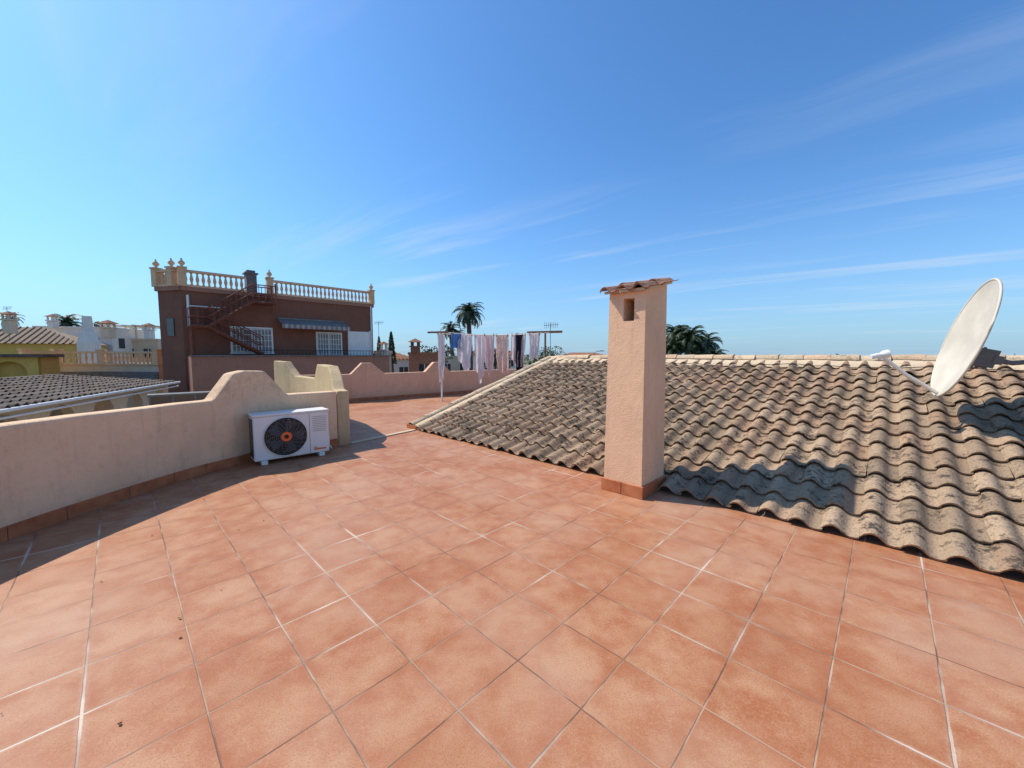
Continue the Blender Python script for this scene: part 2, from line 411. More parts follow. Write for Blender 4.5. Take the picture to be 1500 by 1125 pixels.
for (a,b_) in ((0.0,cd_*.6-.003),(cd_*.6+.003,cd_+.03)):
    mb.fbox(CO,E,NI,cw_+.002,cw_+.03,a,b_,0.001,.139); mb.fbox(CO,E,NI,-.03,-.002,a,b_,0.001,.139)
mb.build('base_skirting',[M_skirt],ch,bevel=.004)
mb=MB()
vs=[]
for (s,d,z) in [(-.03,-.03,z3-.005),(cw_+.03,-.03,z3-.005),(cw_+.03,cd_+.03,zb3),(-.03,cd_+.03,zb3)]:
    q=CO+E*s+NI*d; vs.append((q.x,q.y,z))
vs+= [(x,y,z+.03) for x,y,z in vs]
mb.add(vs,[(0,3,2,1),(4,5,6,7),(0,1,5,4),(1,2,6,5),(2,3,7,6),(3,0,4,7)]); mb.build('cap_mortar',[M_mortar],ch)
sl2=(zb3-z3)/cd_
M_capt=roof_mat('chimney_cap_clay',base=(.50,.27,.17),amount=.5)
tile_roof('cap_tiles',CO+E*-.05+NI*-.07+Vector((0,0,z3+.005)),E,NI,sl2,.57,.74,.19,.37,M_capt,parent=ch,amp=.045,lift=.02)

# ------------------------------------------------------------------ AC unit
ac=empty('air_conditioner_outdoor_unit')
AE=Vector((.74,.673,0)).normalized(); AN=Vector((AE.y,-AE.x,0))
AO=Vector((-3.70,5.42,0)); AW,AD,AH,AZ=1.02,.34,.68,.06
def A(s,o_,z): q=AO+AE*s+AN*o_; return Vector((q.x,q.y,z))
M_acw=simple('ac_casing',(.80,.77,.70),.4,var=.03)
mb=MB(); mb.fbox(AO,AE,AN,0,AW,-AD,0,AZ,AZ+AH-.03); mb.build('casing',[M_acw],ac,bevel=.018)
mb=MB(); mb.fbox(AO,AE,AN,-.012,AW+.012,-AD-.01,.014,AZ+AH-.03,AZ+AH); mb.build('top_cover',[M_acw],ac,bevel=.01)
mb=MB(); mb.fbox(AO,AE,AN,.08,.16,-AD-.01,.03,.003,AZ); mb.fbox(AO,AE,AN,AW-.16,AW-.08,-AD-.01,.03,.003,AZ); mb.build('feet',[M_acw],ac,bevel=.005)
fc=(.41,.0,AZ+.325); FR=.285
def disc(name,r,o_,mat,seg=48,c_=fc):
    mb=MB(); vs=[]
    for k in range(seg):
        t=2*math.pi*k/seg; vs.append(A(c_[0]+r*math.cos(t),o_,c_[2]+r*math.sin(t)))
    mb.add(vs,[tuple(range(seg))]); return mb.build(name,[mat],ac)
disc('fan_recess',FR,.006,M_black)
mb=MB()
for kb in range(5):
    t0=kb*2*math.pi/5; vs=[]
    for i in range(7):
        r=.05+(.255-.05)*i/6
        for j,(dt,oo) in enumerate(((0,.009),(.75,.026))):
            t=t0+dt*(.75+.25*i/6)-i*.09; vs.append(A(fc[0]+r*math.cos(t),oo,fc[2]+r*math.sin(t)))
    mb.add(vs,[(2*i,2*i+1,2*i+3,2*i+2) for i in range(6)],0,0,True)
mb.build('fan_blades',[simple('fan_blade_plastic',(.07,.07,.07),.4)],ac)
mb=MB()
for r in [.06+.0245*i for i in range(10)]:
    pts=[A(fc[0]+r*math.cos(2*math.pi*k/40),.036-.012*(r/.28)**2,fc[2]+r*math.sin(2*math.pi*k/40)) for k in range(41)]
    mb.tube(pts,.0025,4,caps=False)
for k in range(20):
    t=2*math.pi*k/20
    pts=[A(fc[0]+r*math.cos(t+ (r-.05)*2.2),.038-.012*(r/.28)**2,fc[2]+r*math.sin(t+(r-.05)*2.2)) for r in (.05,.1,.15,.2,.285)]
    mb.tube(pts,.003,4,caps=False)
mb.build('fan_guard',[M_grey],ac)
mb=MB(); pts=[A(fc[0]+(FR+.006)*math.cos(2*math.pi*k/48),.010,fc[2]+(FR+.006)*math.sin(2*math.pi*k/48)) for k in range(49)]
mb.tube(pts,.010,6,caps=False); mb.build('fan_ring',[M_acw],ac)
mb=MB(); 
for rr,o0,mi in ((.072,.042,0),(.03,.046,1)):
    vs=[A(fc[0]+rr*math.cos(2*math.pi*k/24),o0,fc[2]+rr*math.sin(2*math.pi*k/24)) for k in range(24)]
    vs+=[A(fc[0]+rr*math.cos(2*math.pi*k/24),.02,fc[2]+rr*math.sin(2*math.pi*k/24)) for k in range(24)]
    mb.add(vs,[tuple(range(24))]+[(k,(k+1)%24,24+(k+1)%24,24+k) for k in range(24)],mi)
mb.build('fan_badge',[M_orange,M_black],ac)
mb=MB(); mb.fbox(AO,AE,AN,.735,.741,.0005,.003,AZ+.02,AZ+AH-.05,0)
for i in range(9): mb.fbox(AO,AE,AN,.78,.98,.0005,.006,AZ+.35+i*.028,AZ+.354+i*.028,1)
mb.fbox(AO,AE,AN,.79,.97,.0005,.004,AZ+.05,AZ+.075,2); mb.fbox(AO,AE,AN,.79,.84,.0005,.005,AZ+.085,AZ+.10,2)
mb.build('front_panel_details',[M_grey,M_grey,M_orange],ac)
mb=MB(); AE2=Vector((-AN.x,-AN.y,0))
for i in range(15):
    z=AZ+.05+i*.038; mb.fbox(AO,AE2,-AE,.03,AD-.03,.0005,.006,z,z+.026)
mb.build('side_grille',[M_black],ac)
mb=MB(); mb.fbox(AO+AE*(AW),AN,AE,-.27,-.12,-.0,.045,AZ+.04,AZ+.22)
mb.build('valve_cover',[M_acw],ac,bevel=.01)
mb=MB(); mb.tube([A(AW+.03,-.2,AZ+.08),A(AW+.09,-.22,.06),A(AW+.12,-.3,.03),A(AW+.0,-.40,.03)],.014,6); mb.build('refrigerant_pipe',[M_white],ac)

# ------------------------------------------------------------------ satellite dish
dish=empty('satellite_dish')
DR=.63
dn=Vector((-.81,.585,0)).normalized(); tl=R(15)
DNv=(dn*math.cos(tl)+Vector((0,0,1))*math.sin(tl)).normalized()
DU=(Vector((0,0,1))*math.cos(tl)-dn*math.sin(tl)).normalized()
DS=DU.cross(DNv).normalized()
DC=Vector((5.19,4.45,1.78))
mb=MB(); rings=10; seg=48
def dp(r,t,off=0):
    q=DC+(DU*math.sin(t)*1.08+DS*math.cos(t))*r*DR - DNv*(.17*(1-r*r)*DR*1.0+off); return q
vs=[dp(i/rings,2*math.pi*k/seg) for i in range(1,rings+1) for k in range(seg)]; vs.append(dp(0,0)); c0=len(vs)-1
fs=[((i)*seg+k,(i)*seg+(k+1)%seg,(i+1)*seg+(k+1)%seg,(i+1)*seg+k) for i in range(rings-1) for k in range(seg)]+[((k+1)%seg,k,c0) for k in range(seg)]
mb.add(vs,fs,0,0,True)
vs2=[dp(i/rings,2*math.pi*k/seg,.012) for i in range(1,rings+1) for k in range(seg)]; vs2.append(dp(0,0,.012))
mb.add(vs2,fs,0,0,True)
mb.tube([dp(1,2*math.pi*k/seg,.006) for k in range(seg+1)],.013,6,caps=False)
M_dish=simple('dish_paint',(.60,.53,.42),.55,var=.12)
mb.build('reflector',[M_dish],dish,recalc=False)
def obox(mb,c_,a,b_,h,sa,sb,sh,mi=0):
    vs=[c_+a*x*sa/2+b_*y*sb/2+h*z*sh/2 for z in(-1,1) for x,y in((-1,-1),(1,-1),(1,1),(-1,1))]
    mb.add(vs,[(0,3,2,1),(4,5,6,7),(0,1,5,4),(1,2,6,5),(2,3,7,6),(3,0,4,7)],mi)
mb=MB()
bk=DC-DU*.16-DNv*.14
obox(mb,bk,DU,DS,DNv,.30,.20,.025); obox(mb,bk-DNv*.08+DS*.08,DU,DS,DNv,.20,.012,.16); obox(mb,bk-DNv*.08-DS*.08,DU,DS,DNv,.20,.012,.16)
obox(mb,bk-DNv*.17,DU,DS,DNv,.09,.19,.07)
mb.tube([bk-DNv*.12,bk-DNv*.30,Vector((6.02,4.1,1.57))],.026,8)
mb.tube([Vector((5.62,4.2,1.58)),Vector((5.72,4.15,1.38)),Vector((6.15,4.05,1.34)),Vector((6.6,4.0,1.34))],.026,8)
mb.tube([Vector((6.3,4.03,.75)),Vector((6.3,4.03,1.75))],.035,10)
for k in range(4): mb.tube([bk+DU*(.1 if k%2 else -.1)+DS*(.07 if k//2 else -.07)-DNv*.03,bk+DU*(.1 if k%2 else -.1)+DS*(.07 if k//2 else -.07)-DNv*.05],.016,6)
mb.build('mount_bracket',[M_galv],dish)
bot=dp(.98,-math.pi/2); LN=Vector((4.42,4.62,1.60))
mb=MB(); mb.tube([bot+DNv*.01+DU*.02,bot.lerp(LN,.55)-Vector((0,0,.02)),LN+Vector((.03,0,-.02))],.022,8); mb.build('feed_arm',[M_white],dish)
mb=MB(); ax=(DC-LN).normalized()
mb.tube([LN-ax*.10,LN-ax*.02,LN,LN+ax*.03,LN+ax*.08],[.028,.032,.026,.045,.05],12); mb.tube([LN-Vector((0,0,.06)),LN+Vector((0,0,.0))],.02,8)
mb.build('lnb_head',[M_white],dish)
mb=MB(); mb.tube([Vector((6.0,4.05,1.55)),Vector((6.05,4.1,1.2)),Vector((5.9,4.1,.95)),Vector((6.2,4.2,1.05)),Vector((7,4.1,1.25))],.006,5); mb.build('coax_cable',[M_black],dish)

# ------------------------------------------------------------------ balustrade helper
BP=[(.03,0),(.06,.0),(.06,.05),(.035,.08),(.06,.2),(.075,.28),(.055,.4),(.035,.5),(.035,.53),(.055,.56),(.055,.6),(.0,.6)]
def balustrade(name,p0,p1,z,h=.85,step=.24,posts=(0,1),parent=None,finial=True,mat=None):
    p0=Vector((p0[0],p0[1],0));p1=Vector((p1[0],p1[1],0));d=p1-p0;L=d.length;d.normalize();n=Vector((-d.y,d.x,0));mb=MB()
    o=Vector((p0.x,p0.y,z))
    mb.fbox(o,d,n,0,L,-.1,.1,0,.1); mb.fbox(o,d,n,0,L,-.12,.12,h-.12,h)
    k=int(L/step); sc=(h-.22)/.6
    for i in range(k):
        q=o+d*((i+.5)*L/k); mb.lathe((q.x,q.y,z+.1),[(r*1.15,zz*sc) for r,zz in BP],7)
    for t in posts:
        q=o+d*(L*t); mb.box((q.x,q.y,z+h*.53),(.32,.32,h*1.06),math.atan2(d.y,d.x)); mb.box((q.x,q.y,z+h*1.06+.04),(.4,.4,.08),math.atan2(d.y,d.x))
        if finial: mb.lathe((q.x,q.y,z+h*1.06+.08),[(.1,0),(.05,.05),(.14,.16),(.15,.22),(.07,.32),(.03,.36),(.05,.40),(.0,.46)],8)
    return mb.build(name,[mat or M_bal],parent)

# ------------------------------------------------------------------ maroon neighbour building
nb=empty('maroon_apartment_building')
B=Vector((-17,20,0)); be=Vector((.7071,.7071,0)); bn=Vector((.7071,-.7071,0))
ZT=5.08; BL=10.2
Apt=Vector((-18.5,20.35,0)); 
foot=[Apt,B,B+be*BL,B+be*BL-bn*8,Apt+Vector((-4.0,6.5,0))]
mb=MB(); n=len(foot); vs=[(q.x,q.y,-3.3) for q in foot]+[(q.x,q.y,ZT) for q in foot]
mb.add(vs,[(i,(i+1)%n,n+(i+1)%n,n+i) for i in range(n)]+[tuple(range(n,2*n))]); mb.build('walls',[M_maroon],nb)
mb=MB(); 
mb.fbox(B,be,bn,-.02,BL+.08,-.2,.10,ZT-.16,ZT+.06); 
ab=(B-Apt).normalized(); an=Vector((ab.y,-ab.x,0)); mb.fbox(Apt,ab,an,-.08,(B-Apt).length+.02,-.2,.10,ZT-.163,ZT+.057)
mb.build('cornice',[M_maroon2],nb)
balustrade('balustrade_front_a',B+be*.1,B+be*2.75,ZT+.06,parent=nb,posts=(0,),h=.85)
balustrade('balustrade_front_b',B+be*4.0,B+be*10.15,ZT+.06,parent=nb,posts=(0,1),h=.85)
balustrade('balustrade_side',Apt,B-ab*.25,ZT+.06,parent=nb,posts=(0,.8),h=.85)
balustrade('balustrade_back',Apt+Vector((-.1,.2,0)),Apt+Vector((-3.0,5.0,0)),ZT+.06,parent=nb,posts=(),h=.85)
mb=MB(); mb.fbox(B,be,bn,.1,BL+.3,.01,1.7,-3.3,1.52); mb.build('lower_terrace_wall',[M_maroon2],nb)
mb=MB(); mb.fbox(B,be,bn,.05,BL+.35,1.6,1.8,1.52,1.60); mb.build('terrace_coping',[M_greycap],nb)
mb=MB()
for i in range(38):
    s=2.9+i*.2; mb.fbox(B,be,bn,s,s+.02,1.69,1.71,1.60,1.86)
mb.fbox(B,be,bn,2.9,10.3,1.685,1.715,1.86,1.89); mb.build('terrace_railing',[M_black],nb)
def window(mb,s0,s1,z0,z1,grille=True):
    mb.fbox(B,be,bn,s0,s1,.002,.012,z0,z1,1)
    for a,b_,c_,d_ in ((s0-.08,s0,z0,z1),(s1,s1+.08,z0,z1),(s0-.08,s1+.08,z1,z1+.08),(s0-.12,s1+.12,z0-.07,z0)): mb.fbox(B,be,bn,a,b_,.003,.07,c_,d_,0)
    mb.fbox(B,be,bn,(s0+s1)/2-.03,(s0+s1)/2+.03,.013,.04,z0,z1,0)
    if grille:
        k=int((s1-s0)/.16)
        for i in range(k+1): mb.fbox(B,be,bn,s0+i*(s1-s0)/k-.014,s0+i*(s1-s0)/k+.014,.08,.10,z0+.02,z1-.02,0)
        for i in range(5): zz=z0+.05+i*(z1-z0-.1)/4; mb.fbox(B,be,bn,s0,s1,.1,.115,zz-.014,zz+.014,0)
M_curt=simple('curtained_glass',(.22,.22,.22),.15,var=.3,scale=1.5,spec=.6)
mb=MB(); window(mb,2.05,3.95,1.75,3.12); window(mb,6.5,7.95,1.62,3.0); mb.build('windows',[M_white,M_curt],nb)
mb=MB(); mb.fbox(B,be,bn,8.5,9.9,.01,.05,1.55,3.2,0)
for i in range(18): mb.fbox(B,be,bn,8.55,9.85,.05,.062,1.6+i*.088,1.665+i*.088,0)
mb.fbox(B,be,bn,8.42,8.5,.01,.09,1.55,3.28,0); mb.fbox(B,be,bn,9.9,9.98,.01,.09,1.55,3.28,0); mb.build('roller_shutter',[M_white],nb)
mb=MB(); q=lambda s,o_,z:(B.x+be.x*s+bn.x*o_,B.y+be.y*s+bn.y*o_,z)
S0,S1=4.3,8.2
mb.add([q(S0,.05,3.75),q(S1,.05,3.75),q(S1,1.0,3.4),q(S0,1.0,3.4)],[(0,1,2,3)])
K=26
for i in range(K):
    a=S0+(S1-S0)*i/K;b_=S0+(S1-S0)*(i+1)/K
    mb.add([q(a,1.0,3.4),q(b_,1.0,3.4),q(b_,1.0,3.2),q((a+b_)/2,1.0,3.14),q(a,1.0,3.2)],[(0,1,2,3,4)],i%2)
mb.build('awning',[M_awning,simple('awning_stripe',(.40,.36,.33),.8)],nb)
mb=MB(); mb.tube([q(S0,.08,3.78),q(S1,.08,3.78)],.06,8); mb.build('awning_box',[M_awning],nb)
mb=MB(); mb.tube([q(.25,.1,1.6),q(.25,.1,4.7)],.06,8); mb.tube([q(.3,.12,4.15),q(1.6,.12,4.15)],.04,6); mb.tube([q(10.05,.08,1.6),q(10.05,.08,5.0)],.05,6); mb.build('drain_pipes',[M_white],nb)
mb=MB()
def bx(s0,z0,s1,z1,o_,r=.035): mb.tube([q(s0,o_,z0),q(s1,o_,z1)],r,4,smooth=False)
for o_ in (.35,1.15):
    bx(.9,3.05,2.9,4.5,o_,.08); bx(.9,3.05,3.3,1.65,o_,.08)
    bx(2.9,4.5,4.0,4.5,o_,.08); bx(.2,3.05,.9,3.05,o_,.08)
    for h_ in (.5,.95): bx(.9,3.05+h_,2.9,4.5+h_,o_,.03); bx(.9,3.05+h_,3.3,1.65+h_,o_,.03); bx(2.9,4.5+h_,4.0,4.5+h_,o_,.03); bx(.2,3.05+h_,.9,3.05+h_,o_,.03)
    for i in range(9):
        t=i/8; bx(.9+2*t,3.05+1.45*t,.9+2*t,4.0+1.45*t,o_,.02); bx(.9+2.4*t,3.05-1.4*t,.9+2.4*t,4.0-1.4*t,o_,.02)
    for s_ in (2.9,3.2,3.5,3.8,4.0,.2,.5): bx(s_,(4.5 if s_>2 else 3.05),s_,(5.45 if s_>2 else 4.0),o_,.022)
    bx(.2,1.6,.2,3.05,o_,.05); bx(4.0,3.9,4.0,5.6,o_,.05)
for i in range(9):
    t=i/8; mb.fbox(B,be,bn,.9+2*t-.13,.9+2*t+.13,.35,1.15,3.05+1.45*t-.02,3.05+1.45*t+.02); mb.fbox(B,be,bn,.9+2.4*t-.13,.9+2.4*t+.13,.35,1.15,3.05-1.4*t-.02,3.05-1.4*t+.02)
mb.fbox(B,be,bn,2.9,4.0,.3,1.2,4.48,4.52); mb.fbox(B,be,bn,.2,.9,.3,1.2,3.03,3.07)
mb.build('metal_staircase',[M_rust],nb)
mb=MB(); mb.fbox(B,be,bn,2.9,3.4,-.7,-.15,ZT,ZT+1.15); mb.fbox(B,be,bn,2.82,3.48,-.78,-.07,ZT+1.15,ZT+1.22)
mb.fbox(B,be,bn,2.95,3.35,-.65,-.2,ZT+1.22,ZT+1.36); mb.build('roof_chimney',[M_greycap],nb)
mb=MB(); mb.fbox(Apt,ab,an,.55,1.0,.01,.05,2.6,3.5,0); mb.build('side_windows',[M_glass],nb)

# ------------------------------------------------------------------ neighbour porch with grey tiled roof (left)
ph=empty('porch_house')
pe=Vector((-.40,.9165,0)).normalized(); pn=Vector((-pe.y,pe.x,0))
PO=Vector((-10.9,6.5,.35)); PS=.095
tile_roof('porch_roof_tiles',(PO.x,PO.y,0),pe,pn,PS,13.0,4.0,.3,.42,M_roof2,z0=.32,parent=ph,seg=8)
mb=MB()
def pp(s,d,z): v=PO+pe*s+pn*d; return (v.x,v.y,z)
mb.add([pp(0,.02,.31),pp(13,.02,.31),pp(13,4,.31+4*PS),pp(0,4,.31+4*PS),pp(0,8,.2),pp(13,8,.2)],[(0,1,2,3),(3,2,5,4)],0)
mb.build('porch_roof_slab',[M_greycap],ph)
mb=MB(); mb.tube([pp(-.1,-.06,.30),pp(13.1,-.06,.30)],.05,8); mb.tube([pp(-.1,.0,.12),pp(13.1,.0,.12)],.035,6)
mb.build('gutter',[M_white],ph)
def arcade(mb,o,e,n,length,zb,zt,na,open_frac=.62,spring=.55,th=.25,mi=0):
    L=length/na; o=Vector(o)
    for i in range(na):
        s0=i*L; ow=L*open_frac; a=s0+(L-ow)/2; b_=a+ow; H_=zt-zb; zs=zb+H_*spring; r=ow/2
        rise=min(r,(zt-zs)*.85)
        pts=[(s0,zb),(a,zb),(a,zs)]
        for k in range(1,8): t=math.pi*(1-k/8); pts.append(((a+b_)/2+r*math.cos(t),zs+rise*math.sin(t)))
        pts+=[(b_,zs),(b_,zb)]
        vs=[];fs=[]
        def quad(a_,b2,c2,d2):
            for off_ in (0,th):
                k0=len(vs)
                for (s,z) in (a_,b2,c2,d2): vs.append((o.x+e.x*s+n.x*off_,o.y+e.y*s+n.y*off_,z))
                fs.append((k0,k0+1,k0+2,k0+3))
        quad((s0,zb),(a,zb),(a,zt),(s0,zt)); quad((b_,zb),(s0+L,zb),(s0+L,zt),(b_,zt))
        arc=pts[2:11]
        for k in range(len(arc)-1): quad(arc[k],arc[k+1],(arc[k+1][0],zt),(arc[k][0],zt))
        for k in range(1,11):
            k0=len(vs)
            for (s,z),off_ in ((pts[k],0),(pts[k+1],0),(pts[k+1],th),(pts[k],th)): vs.append((o.x+e.x*s+n.x*off_,o.y+e.y*s+n.y*off_,z))
            fs.append((k0,k0+1,k0+2,k0+3))
        mb.add(vs,fs,mi)
mb=MB(); arcade(mb,pp(0,.35,0),pe,pn,13,-2.6,.28,6,spring=.72); mb.build('arcade_wall',[M_creamwall],ph)
mb=MB(); mb.fbox(PO,pe,pn,0,13,2.6,2.8,-3.6,-.1); mb.build('inner_wall',[M_creamwall],ph)
mb=MB(); SK=Vector((-7.9,9.6,0)); 
mb.fbox(SK,AE,AN,-.9,1.6,-.35,.0,.40,.62,0)
for i in range(7): mb.fbox(SK,AE,AN,-.9+i*.415,-.86+i*.415,.002,.03,.38,.66,1)
mb.fbox(SK,AE,AN,-.92,1.62,-.4,.04,.62,.66,1); mb.fbox(SK,AE,AN,-.92,1.62,-.4,.04,-3.2,.38,2); mb.build('skylight_box',[M_glass,M_galv,M_whitewall])

# ------------------------------------------------------------------ background houses
def house(name,x,y,w,d,zt,rot,wall,roof='flat',nwin=3,zb=-3.3,roofmat=None,rh=1.2,floors=1):
    e=empty(name); mb=MB(); ee=Vector((math.cos(rot),math.sin(rot),0)); nn=Vector((math.sin(rot),-math.cos(rot),0))
    o=Vector((x,y,0))
    mb.fbox(o,ee,nn,-w/2,w/2,-d,0,zb,zt); mb.build('walls',[wall],e)
    mb=MB()
    for fl_ in range(floors):
        zc=zt-1.6-fl_*3
        for i in range(nwin):
            s=-w/2+(i+.5)*w/nwin; ww=min(1.1,w/nwin*.5)
            mb.fbox(o,ee,nn,s-ww/2,s+ww/2,.005,.03,zc-.6,zc+.6,0)
            mb.fbox(o,ee,nn,s-ww/2-.08,s+ww/2+.08,.004,.1,zc-.7,zc-.6,1); mb.fbox(o,ee,nn,s-.03,s+.03,.031,.05,zc-.6,zc+.6,1)
        for i in range(2):
            dd=-(i+.5)*d/2; mb.fbox(o,nn,ee,dd-.5,dd+.5,w/2+.005,w/2+.03,zc-.6,zc+.6,0); mb.fbox(o,nn,ee,dd-.5,dd+.5,-w/2-.03,-w/2-.005,zc-.6,zc+.6,0)
    mb.build('windows',[M_glass,M_white],e)
    mb=MB()
    if roof=='flat':
        mb.fbox(o,ee,nn,-w/2-.08,w/2+.08,-.2,.08,zt+.0,zt+.25); mb.fbox(o,ee,nn,-w/2-.08,w/2+.08,-d-.08,-d+.2,zt+.0,zt+.25)
        mb.fbox(o,ee,nn,-w/2-.08,-w/2+.2,-d+.2,-.2,zt,zt+.25); mb.fbox(o,ee,nn,w/2-.2,w/2+.08,-d+.2,-.2,zt,zt+.25)
        mb.build('parapet',[wall],e)
    else:
        ov=.4; r=min(w,d)/2+ov
        def g(s,o_,z): v=o+ee*s+nn*o_; return (v.x,v.y,z)
        a=w/2+ov; 
        vs=[g(-a,ov,zt),g(a,ov,zt),g(a,-d-ov,zt),g(-a,-d-ov,zt)]
        if w>=d: vs+=[g(-a+r,-d/2,zt+rh),g(a-r,-d/2,zt+rh)]; fs=[(0,1,5,4),(1,2,5),(2,3,4,5),(3,0,4)]
        else: vs+=[g(0,-r+ov,zt+rh),g(0,-d-ov+r,zt+rh)]; fs=[(0,1,4),(1,2,5,4),(2,3,5),(3,0,4,5)]
        mb.add(vs,fs,0,.5); mb.add(vs[:4],[(0,1,2,3)],0,.5)
        mb.build('hip_roof',[roofmat or M_roof3],e)
        mb=MB(); k=int(2*a/.45)
        for i in range(k):
            s=-a+(i+.5)*2*a/k; t=max(0,min(1,min(a-abs(s),r)/r)); mb.tube([g(s,ov,zt+.03),g(s,ov-(r)*t,zt+.03+rh*t)],.08,5,0,False)
        mb.build('barrel_tiles',[roofmat or M_roof3],e)
    return e
def at(u,Y): return ((u-750)/563*Y,Y)
x,y=at(45,36); house('villa_with_hip_roof',x-2,y,9,7,2.7,R(30),M_yellow,'hip',3,roofmat=roof_mat('villa_roof_tiles',base=(.38,.28,.19),amount=.5),rh=1.7)
x,y=at(5,17)
yh=empty('yellow_arched_house')
mb=MB(); mb.fbox((x-2,y,0),Vector((.8,.6,0)),Vector((.6,-.8,0)),-3,2.3,-3,-.4,-3.3,1.5); mb.build('inner_wall',[M_yellow],yh)
mb=MB(); arcade(mb,(x-2-.8*3,y-.6*3,0),Vector((.8,.6,0)),Vector((-.6,.8,0)),5.3,.2,1.5,3,.6,.45); mb.fbox((x-2,y,0),Vector((.8,.6,0)),Vector((.6,-.8,0)),-3,2.3,-.25,0,-3.3,.2); mb.build('arcade',[M_yellow],yh)
mb=MB(); mb.fbox((x-2,y,0),Vector((.8,.6,0)),Vector((.6,-.8,0)),-3.2,2.5,-3,.25,1.5,1.65); mb.build('roof_edge',[M_roof2],yh)
x,y=at(112,44); house('white_house',x,y,7,6,4.6,R(15),M_whitewall,'flat',2)
x,y=at(190,48); h=house('pergola_house',x,y,6.5,6,3.4,R(10),M_creamwall,'flat',3)
mb=MB()
for i in range(5):
    mb.box((x-2.6+i*1.3,y-.2,4.4),(.14,.14,1.6)); mb.box((x-2.6+i*1.3,y+3.5,4.4),(.14,.14,1.6)); mb.box((x-2.6+i*1.3,y+1.6,5.25),(.12,4.6,.14))
mb.box((x,y-.2,5.15),(6.2,.14,.08)); mb.box((x,y+3.5,5.15),(6.2,.14,.08)); mb.build('pergola_frame',[M_creamwall],h)
def minaret(name,u,Y,z0,z1,w,mat):
    x,y=at(u,Y); mb=MB(); mb.box((x,y,(z0+z1)/2),(w,w,z1-z0)); mb.box((x,y,z1+.08),(w*1.3,w*1.3,.12)); 
    for sx in (-1,1):
        for sy in (-1,1): mb.box((x+sx*w*.4,y+sy*w*.4,z1+.34),(w*.18,w*.18,.4))
    h_=w*.8; mb.add([(x-h_,y-h_,z1+.54),(x+h_,y-h_,z1+.54),(x+h_,y+h_,z1+.54),(x-h_,y+h_,z1+.54),(x,y,z1+.54+w*.5)],[(0,1,4),(1,2,4),(2,3,4),(3,0,4),(0,3,2,1)],1)
    return mb.build(name,[mat,M_roof3])
minaret('house_chimney',20,34,3.5,4.6,.6,M_creamwall); minaret('house_chimney',83,43,4.6,5.3,.6,M_whitewall)
minaret('house_chimney',163,45,3.6,4.7,.9,M_creamwall); minaret('house_chimney',222,47,3.6,4.6,.7,M_whitewall)
x,y=at(133,38); mb=MB(); mb.tube([(x,y,-1),(x,y,2.8),(x,y,4.2),(x,y,5.4)],[1.1,1.1,.55,.45],4,smooth=False); mb.build('tapered_chimney',[M_whitewall])
tb=empty('balustraded_terrace')
pts=[at(38,21),at(85,22.2),at(150,23.0),at(232,22.5)]
for i in range(3): balustrade('balustrade_run',pts[i],pts[i+1],1.02,h=.8,step=.26,posts=(0,1) if i==0 else (1,),parent=tb,finial=False)
mb=MB(); allp=pts+[(-21,30),(-30,30)]; n=len(allp)
mb.add([(x,y,-3.3) for x,y in allp]+[(x,y,1.02) for x,y in allp],[(i,(i+1)%n,n+(i+1)%n,n+i) for i in range(n)]+[tuple(range(n,2*n))]); mb.build('terrace_body',[M_creamwall],tb)
mb=MB()
for i in range(3):
    a=Vector((*pts[i],0));b_=Vector((*pts[i+1],0));d=(b_-a).normalized(); mb.fbox((a.x,a.y,0),d,Vector((d.y,-d.x,0)),0,(b_-a).length,.002,.06,.2,.62)
mb.build('dark_ledge',[M_greycap],tb)
x,y=at(622,40); house('brick_house',x,y,3.2,5,1.65,R(8),simple('brick_wall',(.36,.155,.09),.9,var=.25,scale=6),'flat',1)
x,y=at(578,48); house('white_town_house',x,y,4.5,6,1.1,R(30),M_whitewall,'hip',2,rh=1.1)
x,y=at(562,30); house('cream_town_house',x,y,1.2,5,1.7,R(30),M_creamwall,'flat',1)
x,y=at(655,62); house('pale_town_house',x,y,8,7,1.2,R(20),M_creamwall,'flat',3)
x,y=at(715,75); house('white_town_house',x,y,12,7,1.6,R(-10),M_whitewall,'hip',4)
x,y=at(860,90); house('cream_town_house',x,y,14,8,1.0,R(5),M_creamwall,'hip',4)
minaret('house_chimney',609,40,1.9,2.4,.8,M_roof3)
minaret('house_chimney',563,30,1.6,1.9,.45,M_whitewall)
for k,(u,Y) in enumerate([(960,110),(1080,95),(1200,130),(1350,120),(-60,60),(-150,50),(300,120),(480,110),(1500,100)]):
    x,y=at(u,Y); house('distant_house',x,y,14,9,random.uniform(-.6,.3),R(random.uniform(-40,40)),random.choice([M_whitewall,M_creamwall]),'hip',4)

